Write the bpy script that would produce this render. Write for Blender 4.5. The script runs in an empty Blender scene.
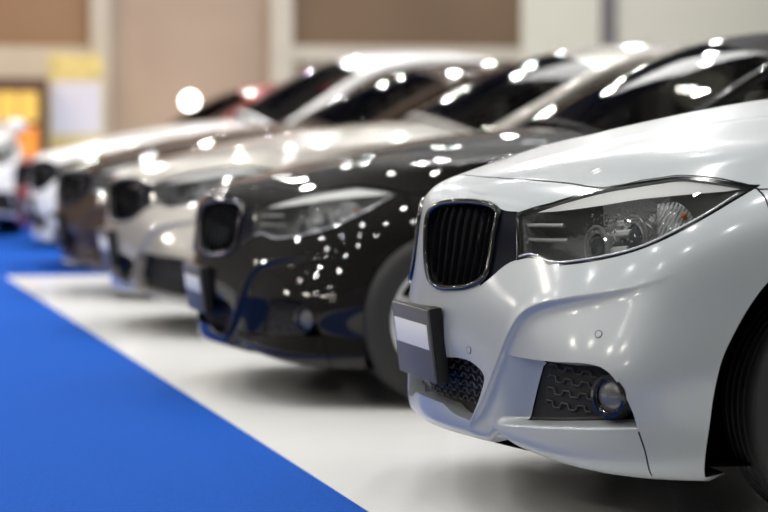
import bpy, bmesh, math, random
import numpy as np
from mathutils import Vector, Matrix, kdtree
from mathutils.geometry import delaunay_2d_cdt

random.seed(7)
scene = bpy.context.scene
COL = scene.collection
PI = math.pi

# ---------------------------------------------------------------- camera
CAM_H, CAM_PITCH, CAM_YAW, CAM_F = 1.0167, 0.0510, 0.2476, 2359.6
CAM_X, CAM_Y = -1.682, -6.284
_D = np.array([math.sin(CAM_YAW)*math.cos(CAM_PITCH), math.cos(CAM_YAW)*math.cos(CAM_PITCH), -math.sin(CAM_PITCH)])
_R = np.array([math.cos(CAM_YAW), -math.sin(CAM_YAW), 0.0])
_U = np.cross(_R, _D)
CAM = np.array([CAM_X, CAM_Y, CAM_H])

def project(P):
    d = np.asarray(P, float) - CAM
    z = d @ _D
    return np.stack([384 + CAM_F*(d @ _R)/z, 256 - CAM_F*(d @ _U)/z], -1)

def ray_at_z(px, py, depth):
    """world point on the line of sight of a pixel, 'depth' metres along the view axis (used for the backdrop lay-out)"""
    return CAM + depth*(_D + _R*((px-384)/CAM_F) + _U*((256-py)/CAM_F))

cam_data = bpy.data.cameras.new('camera')
cam_data.sensor_width = 36.0
cam_data.lens = CAM_F*36.0/768.0
cam_data.clip_end = 200
cam = bpy.data.objects.new('camera', cam_data)
COL.objects.link(cam)
M = Matrix.Identity(4)
for i in range(3):
    M[i][0] = _R[i]; M[i][1] = _U[i]; M[i][2] = -_D[i]; M[i][3] = CAM[i]
cam.matrix_world = M
cam_data.dof.use_dof = True
cam_data.dof.focus_distance = 6.12
cam_data.dof.aperture_fstop = 2.15
cam_data.dof.aperture_blades = 0
scene.camera = cam

# ---------------------------------------------------------------- materials
MATS = {}
def mat(name, color, rough=0.5, metal=0.0, coat=0.0, coat_rough=0.03, emit=None, emit_strength=0.0, spec=0.5,
        noise=None, bump=None):
    if name in MATS: return MATS[name]
    m = bpy.data.materials.new(name); m.use_nodes = True
    nt = m.node_tree; b = nt.nodes['Principled BSDF']
    b.inputs['Base Color'].default_value = (*color, 1)
    b.inputs['Roughness'].default_value = rough
    b.inputs['Metallic'].default_value = metal
    b.inputs['Coat Weight'].default_value = coat
    b.inputs['Coat Roughness'].default_value = coat_rough
    b.inputs['Specular IOR Level'].default_value = spec
    if emit:
        b.inputs['Emission Color'].default_value = (*emit, 1)
        b.inputs['Emission Strength'].default_value = emit_strength
    tc = nt.nodes.new('ShaderNodeTexCoord')
    if noise:                                   # (scale, amount): soft procedural variation of the colour
        n = nt.nodes.new('ShaderNodeTexNoise'); n.inputs['Scale'].default_value = noise[0]
        n.inputs['Detail'].default_value = 4
        nt.links.new(tc.outputs['Object'], n.inputs['Vector'])
        r = nt.nodes.new('ShaderNodeValToRGB')
        a = noise[1]
        r.color_ramp.elements[0].position = .3; r.color_ramp.elements[1].position = .7
        r.color_ramp.elements[0].color = (*[max(0, c*(1-a)) for c in color], 1)
        r.color_ramp.elements[1].color = (*[min(1, c*(1+a)) for c in color], 1)
        nt.links.new(n.outputs['Fac'], r.inputs['Fac'])
        nt.links.new(r.outputs['Color'], b.inputs['Base Color'])
    if bump:                                    # (scale, strength)
        n = nt.nodes.new('ShaderNodeTexNoise'); n.inputs['Scale'].default_value = bump[0]
        n.inputs['Detail'].default_value = 5
        nt.links.new(tc.outputs['Object'], n.inputs['Vector'])
        bp = nt.nodes.new('ShaderNodeBump'); bp.inputs['Strength'].default_value = bump[1]
        bp.inputs['Distance'].default_value = .01
        nt.links.new(n.outputs['Fac'], bp.inputs['Height'])
        nt.links.new(bp.outputs['Normal'], b.inputs['Normal'])
    MATS[name] = m
    return m

def glass_mat(name, tint, refl=1.0, rough=0.0):
    """thin sheet of glass: tinted see-through with a fresnel mirror on top"""
    if name in MATS: return MATS[name]
    m = bpy.data.materials.new(name); m.use_nodes = True
    nt = m.node_tree; nt.nodes.clear()
    out = nt.nodes.new('ShaderNodeOutputMaterial')
    mix = nt.nodes.new('ShaderNodeMixShader'); tr = nt.nodes.new('ShaderNodeBsdfTransparent')
    gl = nt.nodes.new('ShaderNodeBsdfGlossy'); fr = nt.nodes.new('ShaderNodeFresnel')
    tr.inputs['Color'].default_value = (*tint, 1)
    gl.inputs['Roughness'].default_value = rough
    gl.inputs['Color'].default_value = (refl, refl, refl, 1)
    fr.inputs['IOR'].default_value = 1.5
    nt.links.new(fr.outputs[0], mix.inputs[0]); nt.links.new(tr.outputs[0], mix.inputs[1])
    nt.links.new(gl.outputs[0], mix.inputs[2]); nt.links.new(mix.outputs[0], out.inputs['Surface'])
    MATS[name] = m
    return m

# ---------------------------------------------------------------- object helpers
def mesh_data(name, V, F, m, normals=None, smooth=True):
    me = bpy.data.meshes.new(name)
    me.from_pydata([tuple(map(float, v)) for v in V], [], [tuple(map(int, f)) for f in F])
    me.update()
    if smooth:
        me.polygons.foreach_set('use_smooth', [True]*len(me.polygons))
    if normals is not None:
        me.normals_split_custom_set_from_vertices([tuple(map(float, n)) for n in normals])
    if m is not None:
        me.materials.append(m)
    return me

def link(name, me, parent=None):
    o = bpy.data.objects.new(name, me); COL.objects.link(o)
    if parent is not None: o.parent = parent
    return o

def empty(name, loc=(0, 0, 0), rotz=0.0, scale=(1, 1, 1), parent=None):
    o = bpy.data.objects.new(name, None); COL.objects.link(o)
    o.location = loc; o.rotation_euler = (0, 0, rotz); o.scale = scale
    o.empty_display_size = .2
    if parent is not None: o.parent = parent
    return o

def tag(o, label, cat, group=None, kind=None):
    if label: o['label'] = label
    if cat: o['category'] = cat
    if group: o['group'] = group
    if kind: o['kind'] = kind
    return o

class MB:
    """collects shapes into one mesh"""
    def __init__(s): s.V = []; s.F = []
    def add(s, V, F):
        b = len(s.V); s.V += [tuple(v) for v in V]; s.F += [tuple(i+b for i in f) for f in F]
    def box(s, lo, hi):
        x0, y0, z0 = lo; x1, y1, z1 = hi
        s.add([(x0,y0,z0),(x1,y0,z0),(x1,y1,z0),(x0,y1,z0),(x0,y0,z1),(x1,y0,z1),(x1,y1,z1),(x0,y1,z1)],
              [(0,3,2,1),(4,5,6,7),(0,1,5,4),(1,2,6,5),(2,3,7,6),(3,0,4,7)])
    def tube(s, pts, r, n=10, cap=True, closed=False):
        pts = [np.array(p, float) for p in pts]; N = len(pts)
        rs = r if hasattr(r, '__len__') else [r]*N
        V = []; F = []; prev = None
        for i, p in enumerate(pts):
            if closed: d = pts[(i+1) % N]-pts[i-1]
            else: d = pts[min(i+1, N-1)]-pts[max(i-1, 0)]
            d = d/(np.linalg.norm(d)+1e-12)
            if prev is None:
                a = np.array([0, 0, 1.]) if abs(d[2]) < .9 else np.array([1., 0, 0])
            else: a = prev
            a = a-d*(a@d); a /= np.linalg.norm(a)+1e-12; prev = a; b = np.cross(d, a)
            for k in range(n):
                t = 2*PI*k/n; V.append(p+rs[i]*(a*math.cos(t)+b*math.sin(t)))
        for i in range(N if closed else N-1):
            j = (i+1) % N
            for k in range(n):
                l = (k+1) % n; F.append((i*n+k, i*n+l, j*n+l, j*n+k))
        if cap and not closed:
            F.append(tuple(range(n-1, -1, -1))); F.append(tuple((N-1)*n+k for k in range(n)))
        s.add(V, F)
    def lathe(s, prof, axis='y', n=48, center=(0, 0, 0), closed=False):
        """prof: list of (radius, along-axis)"""
        V = []; F = []; m = len(prof)
        for k in range(n):
            t = 2*PI*k/n; c, q = math.cos(t), math.sin(t)
            for r, h in prof:
                v = {'y': (r*c, h, r*q), 'x': (h, r*c, r*q), 'z': (r*c, r*q, h)}[axis]
                V.append((v[0]+center[0], v[1]+center[1], v[2]+center[2]))
        for k in range(n):
            l = (k+1) % n
            for i in range(m if closed else m-1):
                j = (i+1) % m
                F.append((k*m+i, l*m+i, l*m+j, k*m+j))
        s.add(V, F)
    def obj(s, name, m, parent=None, smooth=False, bevel=0, auto=None):
        me = mesh_data(name, s.V, s.F, m, smooth=smooth)
        bm = bmesh.new(); bm.from_mesh(me)
        bmesh.ops.recalc_face_normals(bm, faces=bm.faces)
        bm.to_mesh(me); bm.free()
        o = link(name, me, parent)
        if bevel:
            md = o.modifiers.new('bevel', 'BEVEL'); md.width = bevel; md.segments = 2; md.limit_method = 'ANGLE'
        if auto:
            me.polygons.foreach_set('use_smooth', [True]*len(me.polygons))
            me.set_sharp_from_angle(angle=math.radians(auto))
        return o

# ---------------------------------------------------------------- spline surfaces
def _second_deriv(k, periodic=None):
    n = len(k); A = np.zeros((n, n)); B = np.zeros((n, n))
    if periodic:
        for i in range(n):
            h0 = (k[i]-k[i-1]) if i > 0 else (k[0]+periodic-k[-1])
            h1 = (k[i+1]-k[i]) if i < n-1 else (k[0]+periodic-k[-1])
            im, ip = (i-1) % n, (i+1) % n
            A[i, im] += h0/6; A[i, i] += (h0+h1)/3; A[i, ip] += h1/6
            B[i, im] += 1/h0; B[i, i] -= 1/h0+1/h1; B[i, ip] += 1/h1
    else:
        A[0, 0] = A[-1, -1] = 1
        for i in range(1, n-1):
            h0, h1 = k[i]-k[i-1], k[i+1]-k[i]
            A[i, i-1] = h0/6; A[i, i] = (h0+h1)/3; A[i, i+1] = h1/6
            B[i, i-1] = 1/h0; B[i, i] = -1/h0-1/h1; B[i, i+1] = 1/h1
    return np.linalg.solve(A, B)

class Axis:
    def __init__(s, knots, periodic=None):
        s.k = np.array(knots, float); s.p = periodic; s.C = _second_deriv(s.k, periodic); s.n = len(s.k)
    def w(s, t):
        t = np.asarray(t, float); n = s.n
        if s.p:
            t = (t-s.k[0]) % s.p + s.k[0]
            kk = np.append(s.k, s.k[0]+s.p)
        else:
            kk = s.k
        i = np.clip(np.searchsorted(kk, t, side='right')-1, 0, len(kk)-2)
        h = kk[i+1]-kk[i]; b = (t-kk[i])/h; a = 1-b
        j = (i+1) % n
        W = np.zeros((len(t), n)); r = np.arange(len(t))
        np.add.at(W, (r, i), a); np.add.at(W, (r, j), b)
        if not s.p:                               # linear beyond the ends
            inside = ((b >= 0) & (b <= 1)).astype(float)
        else: inside = 1.0
        W += (((a**3-a)*h*h/6*inside)[:, None]*s.C[i]) + (((b**3-b)*h*h/6*inside)[:, None]*s.C[j])
        return W

class Surf:
    """tensor-product cubic spline surface through a grid of points P[v][t]"""
    def __init__(s, P, tax, vax): s.P = np.array(P, float); s.t = tax; s.v = vax
    def raw(s, t, v):
        Wt = s.t.w(t); Wv = s.v.w(v)
        return np.einsum('ni,nj,ijc->nc', Wv, Wt, s.P)
    def normal_raw(s, t, v, e=1e-4):
        a = s.raw(t+e, v)-s.raw(t-e, v); b = s.raw(t, v+e)-s.raw(t, v-e)
        n = np.cross(a, b); n /= np.linalg.norm(n, axis=1)[:, None]+1e-15
        return n

def catmull(pts, step, closed=False, sharp=()):
    """dense polyline through pts"""
    P = np.array(pts, float); n = len(P); out = []
    m = n if closed else n-1
    for i in range(m):
        p1, p2 = P[i], P[(i+1) % n]
        p0 = P[i-1] if (closed or i > 0) else 2*p1-p2
        p3 = P[(i+2) % n] if (closed or i+2 < n) else 2*p2-p1
        if i in sharp: p0 = 2*p1-p2
        if (i+1) % n in sharp: p3 = 2*p2-p1
        k = max(1, int(round(np.linalg.norm(p2-p1)/step)))
        for q in range(k):
            u = q/k
            out.append(.5*((2*p1)+(-p0+p2)*u+(2*p0-5*p1+4*p2-p3)*u*u+(-p0+3*p1-3*p2+p3)*u**3))
    if not closed: out.append(P[-1])
    return np.array(out)

def in_poly(pts, poly):
    x, y = pts[:, 0], pts[:, 1]; c = np.zeros(len(pts), bool); n = len(poly)
    px, py = poly[:, 0], poly[:, 1]; j = n-1
    for i in range(n):
        if py[i] != py[j]:
            hit = ((py[i] > y) != (py[j] > y)) & (x < (px[j]-px[i])*(y-py[i])/(py[j]-py[i])+px[i])
            c ^= hit
        j = i
    return c

def poly_dist(pts, line):
    """signed distance (left of the travel direction is +) and arc position along an open polyline"""
    pts = np.asarray(pts); best = np.full(len(pts), 1e9); sg = np.zeros(len(pts)); arc = np.zeros(len(pts)); L = 0
    for a, b in zip(line[:-1], line[1:]):
        d = b-a; l = np.hypot(*d)
        if l < 1e-9: continue
        u = np.clip(((pts-a) @ d)/(l*l), 0, 1); q = a+u[:, None]*d
        e = pts-q; r = np.hypot(e[:, 0], e[:, 1]); m = r < best
        best[m] = r[m]; cr = d[0]*e[:, 1]-d[1]*e[:, 0]
        sg[m] = np.sign(cr[m]); arc[m] = L+u[m]*l; L += l
    return best*np.where(sg == 0, 1, sg), arc, L

def offset_closed(poly, d):
    """inset a closed polygon by d (towards its inside)"""
    P = np.array(poly); n = len(P)
    area = .5*np.sum(P[:, 0]*np.roll(P[:, 1], -1)-np.roll(P[:, 0], -1)*P[:, 1])
    s = 1 if area > 0 else -1
    T = np.roll(P, -1, 0)-np.roll(P, 1, 0); T /= np.linalg.norm(T, axis=1)[:, None]+1e-12
    N = np.stack([-T[:, 1], T[:, 0]], 1)*s
    return P+N*d

def strip(line, half):
    """thin closed polygon round an open polyline"""
    P = np.array(line); T = np.gradient(P, axis=0); T /= np.linalg.norm(T, axis=1)[:, None]+1e-12
    N = np.stack([-T[:, 1], T[:, 0]], 1)*half
    return np.vstack([P+N, (P-N)[::-1]])

def cdt_mesh(points, polys):
    """constrained triangulation of points + closed polylines -> tv array, triangles"""
    V = []; E = []
    for closed, P in polys:
        b = len(V); V += [tuple(p) for p in P]; n = len(P)
        E += [(b+i, b+(i+1) % n) for i in range(n if closed else n-1)]
    V += [tuple(p) for p in points]
    r = delaunay_2d_cdt([Vector(v) for v in V], E, [], 0, 1e-5)
    tv = np.array([(p[0], p[1]) for p in r[0]]); F = np.array([f for f in r[2] if len(f) == 3], int)
    return tv, F

def mirror_mesh(V, F, N=None):
    """both sides of a half mesh built on y<0 (mirror plane y=0), welded on the plane"""
    V = np.array(V); n = len(V); on = np.abs(V[:, 1]) < 1e-5
    V[on, 1] = 0
    idx = np.zeros(n, int); extra = []
    for i in range(n):
        if on[i]: idx[i] = i
        else: idx[i] = n+len(extra); extra.append(i)
    V2 = np.vstack([V, V[extra]*[1, -1, 1]]) if extra else V
    F2 = [tuple(f) for f in F]+[tuple(idx[i] for i in reversed(f)) for f in F]
    N2 = None
    if N is not None:
        N = np.array(N); N[on, 1] = 0
        N2 = np.vstack([N, N[extra]*[1, -1, 1]]) if extra else N
    return V2, F2, N2
# ---------------------------------------------------------------- car body surface (x back from the nose, y<0 the side facing the camera)
TK = [0, .2, .4, .57, .75, .93, 1.17, 1.42, 1.85, 2.55, 3.45, 4.2, 4.7, 5.05, 5.4, 5.8]
VK = [0, .08, .20, .35, .49, .61, .71, .80, .93, 1.20, 1.52, 1.85]
R1 = [(0.05,0,0.215),(0.066,0.2,0.215),(0.1,0.38,0.213),(0.14,0.54,0.205),(0.21,0.69,0.188),(0.34,0.8,0.172),(0.58,0.87,0.165),(0.85,0.885,0.17),(1.3,0.875,0.18),(2,0.87,0.18),(2.9,0.87,0.18),(3.7,0.88,0.19),(4.2,0.85,0.21),(4.5,0.7,0.24),(4.62,0.4,0.26),(4.66,0,0.27)]
R2 = [(0.022,0,0.31),(0.045,0.2,0.31),(0.08,0.39,0.3),(0.12,0.55,0.295),(0.19,0.7,0.29),(0.32,0.81,0.285),(0.57,0.885,0.28),(0.85,0.9,0.28),(1.3,0.89,0.29),(2,0.885,0.29),(2.9,0.885,0.29),(3.7,0.9,0.3),(4.22,0.87,0.32),(4.55,0.72,0.36),(4.69,0.42,0.38),(4.73,0,0.39)]
R3 = [(-0.007,0,0.46),(0.027,0.2,0.46),(0.083,0.39,0.455),(0.135,0.55,0.45),(0.21,0.7,0.44),(0.335,0.815,0.43),(0.57,0.895,0.43),(0.85,0.91,0.43),(1.3,0.895,0.45),(2,0.89,0.45),(2.9,0.89,0.45),(3.7,0.91,0.46),(4.22,0.88,0.48),(4.56,0.73,0.5),(4.71,0.43,0.52),(4.75,0,0.53)]
R4 = [(.0,0,.59),(.035,.2,.59),(.10,.38,.59),(.165,.53,.59),(.25,.675,.585),(.37,.79,.58),(.58,.872,.58),(.85,.90,.58),(1.3,.895,.60),(2.0,.89,.60),(2.9,.89,.61),(3.7,.905,.62),(4.22,.875,.64),(4.55,.73,.66),(4.70,.43,.67),(4.74,0,.68)]
R5 = [(.01,0,.72),(.06,.2,.72),(.14,.37,.715),(.215,.51,.715),(.305,.645,.715),(.42,.76,.72),(.615,.845,.73),(.87,.885,.735),(1.3,.89,.76),(2.0,.885,.77),(2.9,.885,.78),(3.7,.895,.80),(4.2,.86,.82),(4.52,.72,.84),(4.66,.43,.85),(4.70,0,.86)]
R6 = [(.022,0,.81),(.075,.19,.81),(.165,.35,.808),(.255,.48,.81),(.36,.61,.815),(.49,.72,.825),(.67,.805,.84),(.9,.855,.85),(1.3,.87,.88),(2.0,.865,.91),(2.9,.86,.93),(3.7,.865,.95),(4.15,.83,.97),(4.45,.70,.98),(4.60,.42,.99),(4.64,0,1.0)]
R7 = [(.06,0,.875),(.115,.18,.873),(.215,.33,.873),(.315,.45,.88),(.43,.57,.893),(.56,.67,.905),(.73,.755,.92),(.94,.80,.935),(1.32,.82,.965),(2.0,.81,.985),(2.9,.805,1.0),(3.65,.80,1.02),(4.08,.77,1.04),(4.36,.65,1.05),(4.50,.40,1.055),(4.54,0,1.06)]
RB = [(1.50,0,1.165),(1.50,.16,1.162),(1.51,.29,1.152),(1.53,.39,1.139),(1.56,.48,1.122),(1.60,.56,1.100),(1.65,.62,1.078),(1.71,.675,1.056),(1.82,.715,1.038),(2.15,.735,1.024),(2.9,.735,1.03),(3.60,.72,1.05),(3.92,.67,1.07),(4.10,.54,1.09),(4.16,.33,1.10),(4.18,0,1.105)]

def hood_centre(x):
    return np.interp(x, [.06,.12,.2,.3,.45,.6,.8,1.0,1.25,1.5,1.8,3.6,4.16,4.35,4.54], [.868,.898,.924,.950,.990,1.030,1.076,1.112,1.145,1.165,1.165,1.11,1.105,1.09,1.06])

def body_surface():
    rows = []
    R1a = np.array(R1)
    R0 = R1a.copy(); R0[:, 1] *= .9; R0[:, 0] = 2.35+(R0[:, 0]-2.35)*.955; R0[:, 2] += .004
    for r in (R1, R2, R3, R4, R5, R6, R7): rows.append(np.array(r, float))
    a, b = np.array(R7), np.array(RB)
    for s in (.11, .37, .68):
        p = a*(1-s)+b*s
        front = np.clip((1.9-p[:, 0])/.5, 0, 1)
        zc = hood_centre(p[:, 0])-.095*(np.abs(p[:, 1])/.75)**2.3
        flat = p[:, 2]+.02*math.sin(PI*s)
        rear = np.clip((p[:, 0]-3.9)/.3, 0, 1)
        f = np.maximum(front, rear)
        p[:, 2] = zc*f+flat*(1-f)
        rows.append(p)
    rows.append(b)
    rows.insert(0, R0)
    G = np.array(rows); G[:, :, 1] *= -1
    mir = G[:, -2:0:-1]*[1, -1, 1]
    full = np.concatenate([G, mir], 1)
    tk = TK+[2*TK[-1]-k for k in TK[-2:0:-1]]
    return Surf(full, Axis(tk, periodic=2*TK[-1]), Axis(VK))
BODY = body_surface()
TMAX, VMAX = TK[-1], VK[-1]

# inverse look-ups --------------------------------------------------------
_gt, _gv = np.meshgrid(np.linspace(0, TMAX, 420), np.linspace(0, VMAX, 180))
_gt = _gt.ravel(); _gv = _gv.ravel()
_gP = BODY.raw(_gt, _gv)
_gN = BODY.normal_raw(_gt, _gv)

def invert(fun, targets, mask):
    """(t,v) of the points where fun(P)=target, starting from the nearest sample allowed by mask"""
    ids = np.nonzero(mask)[0]; g = fun(_gP[ids]); out = []
    for q in np.array(targets, float):
        i = ids[np.argmin(((g-q)**2).sum(1))]
        x = np.array([_gt[i], _gv[i]])
        for _ in range(12):
            e = 1e-4
            P = BODY.raw(np.array([x[0], x[0]+e, x[0]]), np.array([x[1], x[1], x[1]+e])); f = fun(P)
            J = np.stack([(f[1]-f[0])/e, (f[2]-f[0])/e], 1); r = q-f[0]
            try: d = np.linalg.solve(J, r)
            except np.linalg.LinAlgError: break
            l = np.hypot(*d); d *= min(1, .04/(l+1e-12))
            x = x+d
            if l < 1e-6: break
        x[1] = min(max(x[1], 0), VMAX)
        out.append(x)
    return np.array(out)

def from_pixels(pix, scale=(1, 1, 1), off=(0, 0, 0)):
    S = np.array(scale); O = np.array(off)
    W = _gP*S+O
    nn = _gN/S
    face = ((nn*(CAM-W)).sum(1) > 0) & (_gt < 2.2)
    return invert(lambda P: project(P*S+O), pix, face)

def from_side(xz):
    return invert(lambda P: P[:, [0, 2]], xz, (_gt > .75) & (_gt < 5.0) & (_gv < .8))
# outlines of the front-end features on the body surface, as (t, v) surface coordinates
TR = {
    'kidney': [(0.0331,0.6940), (0.0527,0.7205), (0.0974,0.7432), (0.1670,0.7535), (0.2392,0.7549), (0.3059,0.7464), (0.3499,0.7232), (0.3535,0.6866), (0.3503,0.6355), (0.3546,0.5894), (0.3571,0.5525), (0.3404,0.5296), (0.2941,0.5123), (0.2406,0.5044), (0.1624,0.5002), (0.1111,0.5085), (0.0756,0.5289), (0.0502,0.5713), (0.0368,0.6315)],
    'surround': [(0.2437,0.7609), (0.3019,0.7537), (0.3486,0.7301), (0.3808,0.7225), (0.4163,0.7217), (0.4370,0.6394), (0.4552,0.5890), (0.4291,0.5806), (0.4053,0.5672), (0.3762,0.5449), (0.3502,0.5276), (0.3365,0.5194)],
    'headlight': [(0.4136,0.7167), (0.4697,0.7389), (0.5167,0.7520), (0.5662,0.7705), (0.6580,0.7954), (0.7550,0.8074), (0.8005,0.8122), (0.8678,0.8163), (0.9876,0.7960), (1.0902,0.7756), (1.1480,0.7675), (1.1087,0.7419), (1.0286,0.6949), (0.9510,0.6537), (0.8679,0.6219), (0.7717,0.6004), (0.6506,0.5836), (0.5888,0.5812), (0.5465,0.5895), (0.5051,0.5956), (0.4558,0.5878)],
    'brow': [(0.4806,0.7246), (0.5596,0.7300), (0.6823,0.7436), (0.7924,0.7569), (0.9303,0.7624), (1.0280,0.7628), (1.0864,0.7659), (0.9943,0.7862), (0.8763,0.8055), (0.8094,0.8013), (0.7640,0.7966), (0.6670,0.7847), (0.5737,0.7601), (0.5228,0.7418)],
    'indicator': [(0.8377,0.7515), (0.8719,0.7550), (0.8999,0.7506), (0.9377,0.7297), (0.9653,0.7079), (0.9671,0.6906), (0.9462,0.6773), (0.9212,0.6666), (0.8918,0.6583)],
    'low_chrome': [(0.4611,0.5979), (0.5006,0.6054), (0.5460,0.5981), (0.5844,0.5895), (0.6431,0.5910), (0.7656,0.6082), (0.8647,0.6299), (0.9435,0.6633), (1.0215,0.7046), (1.0870,0.7478)],
    'bar_a': [(0.4360,0.6924), (0.4993,0.6964), (0.5681,0.6985)],
    'bar_b': [(0.4512,0.6505), (0.5212,0.6523), (0.5996,0.6553)],
    'amber': [(0.9417,0.7080)],
    'hood_front': [(-0.0086,0.8694), (0.2266,0.8524), (0.3889,0.8383), (0.5228,0.8201), (0.6566,0.7945)],
    'hood_tip': [(1.0943,0.7741), (1.1360,0.7669), (1.1755,0.7546)],
    'intake': [(0.1632,0.3068), (0.2661,0.3153), (0.3329,0.3102), (0.3894,0.2850), (0.3790,0.2451), (0.3478,0.1915), (0.3226,0.1571), (0.2160,0.1622), (0.1425,0.1807)],
    'scoop': [(0.4724,0.3465), (0.5765,0.3489), (0.6732,0.3542), (0.7906,0.3637), (0.8509,0.3542), (0.8979,0.3157), (0.9371,0.2540), (0.9569,0.2051), (0.8617,0.1998), (0.7394,0.1919), (0.5847,0.1786), (0.4174,0.1595), (0.4405,0.2507)],
    'seam_lower': [(0.9582,0.2029), (0.9778,0.1537), (0.9835,0.0959)],
    'fin': [(0.3024,0.1237), (0.3917,0.2241), (0.4661,0.3382), (0.4996,0.4011), (0.5390,0.4561), (0.5972,0.4852), (0.6972,0.5075), (0.8183,0.5276), (0.9413,0.5525), (1.0331,0.5801)],
    'sensor': [(0.3170,0.3429), (0.8120,0.4372)],
    'fog': [(0.8828,0.2930)],
    'fender_seam': [(1.1398,0.7595), (1.1927,0.7125)],
    'proj': [(0.7035,0.6560), (0.8140,0.6801)],
    'dome': [(.115,.905),(.125,.98),(.155,1.08),(.22,1.16),(.363,1.275),(.547,1.385),(.72,1.50),(.86,1.62)],
}
for k in TR: TR[k] = np.array(TR[k])
TR['hood_front'][0] = (0, .872)
TR['fin'] = catmull(TR['fin'], .01); TR['dome'] = catmull(TR['dome'], .02)
SPLIT = catmull(np.array([(.4200, .1570), (.470, .140), (.525, .108), (.556, .085), (.572, .04), (.58, .0)]), .008)
HEAD = catmull(TR['headlight'], .008, True, sharp=(0, 10, 20))
HEAD_IN = offset_closed(HEAD, .0095)
KID = catmull(TR['kidney'], .008, True)
SUR = catmull(TR['surround'], .01, True, sharp=(0, 4, 6, 11))
BROW = catmull(TR['brow'], .01, True, sharp=(0, 6))
INDIC = catmull(TR['indicator'], .01, True, sharp=(8, 0))
INTAKE = np.vstack([[(0, .305)], catmull(TR['intake'], .008, sharp=(6,)), [(0, .186)]])
SCOOP = catmull(TR['scoop'], .008, True, sharp=(0, 7, 11))
_xyP = lambda P: P[:, :2]
side_in = invert(_xyP, [(.88, -.80), (1.12, -.775), (1.36, -.735), (1.53, -.70)], (_gv > .72) & (_gt > .9) & (_gt < 2.6))
HOODLINE = np.vstack([TR['hood_front'], [(.7552, .8110), (.8009, .8160), (.8683, .8200), (.9874, .8000)], TR['hood_tip'][:1], TR['hood_tip'][2:], side_in, [(1.86, VMAX)]])
HOODLINE = catmull(HOODLINE, .015)
arch_xz = [(.505, .173), (.511, .295), (.520, .385), (.539, .466), (.575, .534), (.616, .597), (.665, .655), (.73, .705), (.80, .728), (.87, .735),
           (.98, .733), (1.09, .71), (1.18, .66), (1.25, .59), (1.30, .50), (1.325, .40), (1.335, .29), (1.34, .173)]
ARCH_F = catmull(from_side(arch_xz), .015)
def rear_arch():
    p = [(.43, .173), (.425, .29), (.41, .40), (.37, .53), (.29, .635), (.19, .70), (.10, .73), (0, .74)]
    xz = [(3.79-a, b) for a, b in p]+[(3.79+a, b) for a, b in p[-2::-1]]
    return catmull(from_side(xz), .03)
ARCH_R = rear_arch()
ARCH_F = np.vstack([[(ARCH_F[0, 0], 0)], ARCH_F, [(ARCH_F[-1, 0], 0)]])
ARCH_R = np.vstack([[(ARCH_R[0, 0], 0)], ARCH_R, [(ARCH_R[-1, 0], 0)]])
TAIL = catmull(np.array([(4.62, .66), (4.9, .60), (5.2, .60), (5.42, .64), (5.42, .74), (5.2, .78), (4.85, .76)]), .03, True)

def smooth01(x):
    x = np.clip(x, 0, 1); return x*x*(3-2*x)

def displacement(t, v):
    """creases of the bumper and bonnet, metres along the outward normal"""
    tv = np.stack([t, v], 1); d = np.zeros(len(t))
    near = (t < 1.4) & (v < .75)
    if near.any():
        q = tv[near]; s, arc, L = poly_dist(q, TR['fin'])
        amp = .017*smooth01(arc/.10)*(1-smooth01((arc-.55*L)/(.45*L)))
        right = np.clip(-s, 0, None)
        d[near] -= amp*(1-np.exp(-right/.010))*np.exp(-(right/.30)**2)
        left = np.clip(s, 0, None)                       # rolled lip on the inner side of the fin
        d[near] += np.where(s > 0, .004*np.exp(-(left/.02)**2), .004)*smooth01(arc/.10)*(1-smooth01((arc-.3*L)/(.4*L)))*np.where(s > 0, 1, np.exp(-right/.010))
    low = (t < .8) & (v < .22)
    if low.any():                                        # the outer splitter blade stands proud of the middle lip
        s, arc, L = poly_dist(tv[low], SPLIT)
        o = np.clip(-s, 0, None)
        d[low] -= .016*smooth01(arc/.03)*(1-np.exp(-o/.004))*np.exp(-(o/.13)**2)*np.clip((t[low]-.12)/.15, 0, 1)
    up = (v > .86) & (t < 1.6)
    if up.any():
        q = tv[up]; s, arc, L = poly_dist(q, TR['dome'])
        amp = .007*smooth01(arc/.15)
        o = np.clip(-s, 0, None)
        d[up] -= amp*(1-np.exp(-o/.018))*np.exp(-(o/.28)**2)
    return d

# push-in of the bumper scoop: nothing at the fin, deepening towards the fog lamp
_fe = TR['scoop'][[11, 12, 0]]
_fb = TR['scoop'][7:12][::-1]
def scoop_floor(t): return np.interp(t, _fb[:, 0], _fb[:, 1])
def scoop_depth(t, v):
    tl = np.interp(v, [_fe[0, 1], _fe[1, 1], _fe[2, 1]], [_fe[0, 0], _fe[1, 0], _fe[2, 0]])
    return .062*smooth01((t-tl)/.13)*smooth01((v-scoop_floor(t))/.030)

def surface(t, v, inward=None, back=None):
    """points on the creased body; inward / back are depths along -normal / along +x"""
    t = np.asarray(t, float); v = np.asarray(v, float)
    P = BODY.raw(t, v); n = BODY.normal_raw(t, v)
    d = displacement(t, v)
    if inward is not None: d = d-(inward(t, v) if callable(inward) else inward)
    P = P+n*d[:, None]
    if back is not None: P[:, 0] += back(t, v) if callable(back) else back
    return P

def surface_normals(t, v, **k):
    e = 4e-4
    a = surface(t+e, v, **k)-surface(t-e, v, **k); b = surface(t, v+e, **k)-surface(t, v-e, **k)
    n = np.cross(a, b); return n/(np.linalg.norm(n, axis=1)[:, None]+1e-15)

def pt(tv, inward=0.0, back=0.0):
    tv = np.atleast_2d(tv)
    return surface(tv[:, 0], tv[:, 1], inward=inward, back=back)

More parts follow.
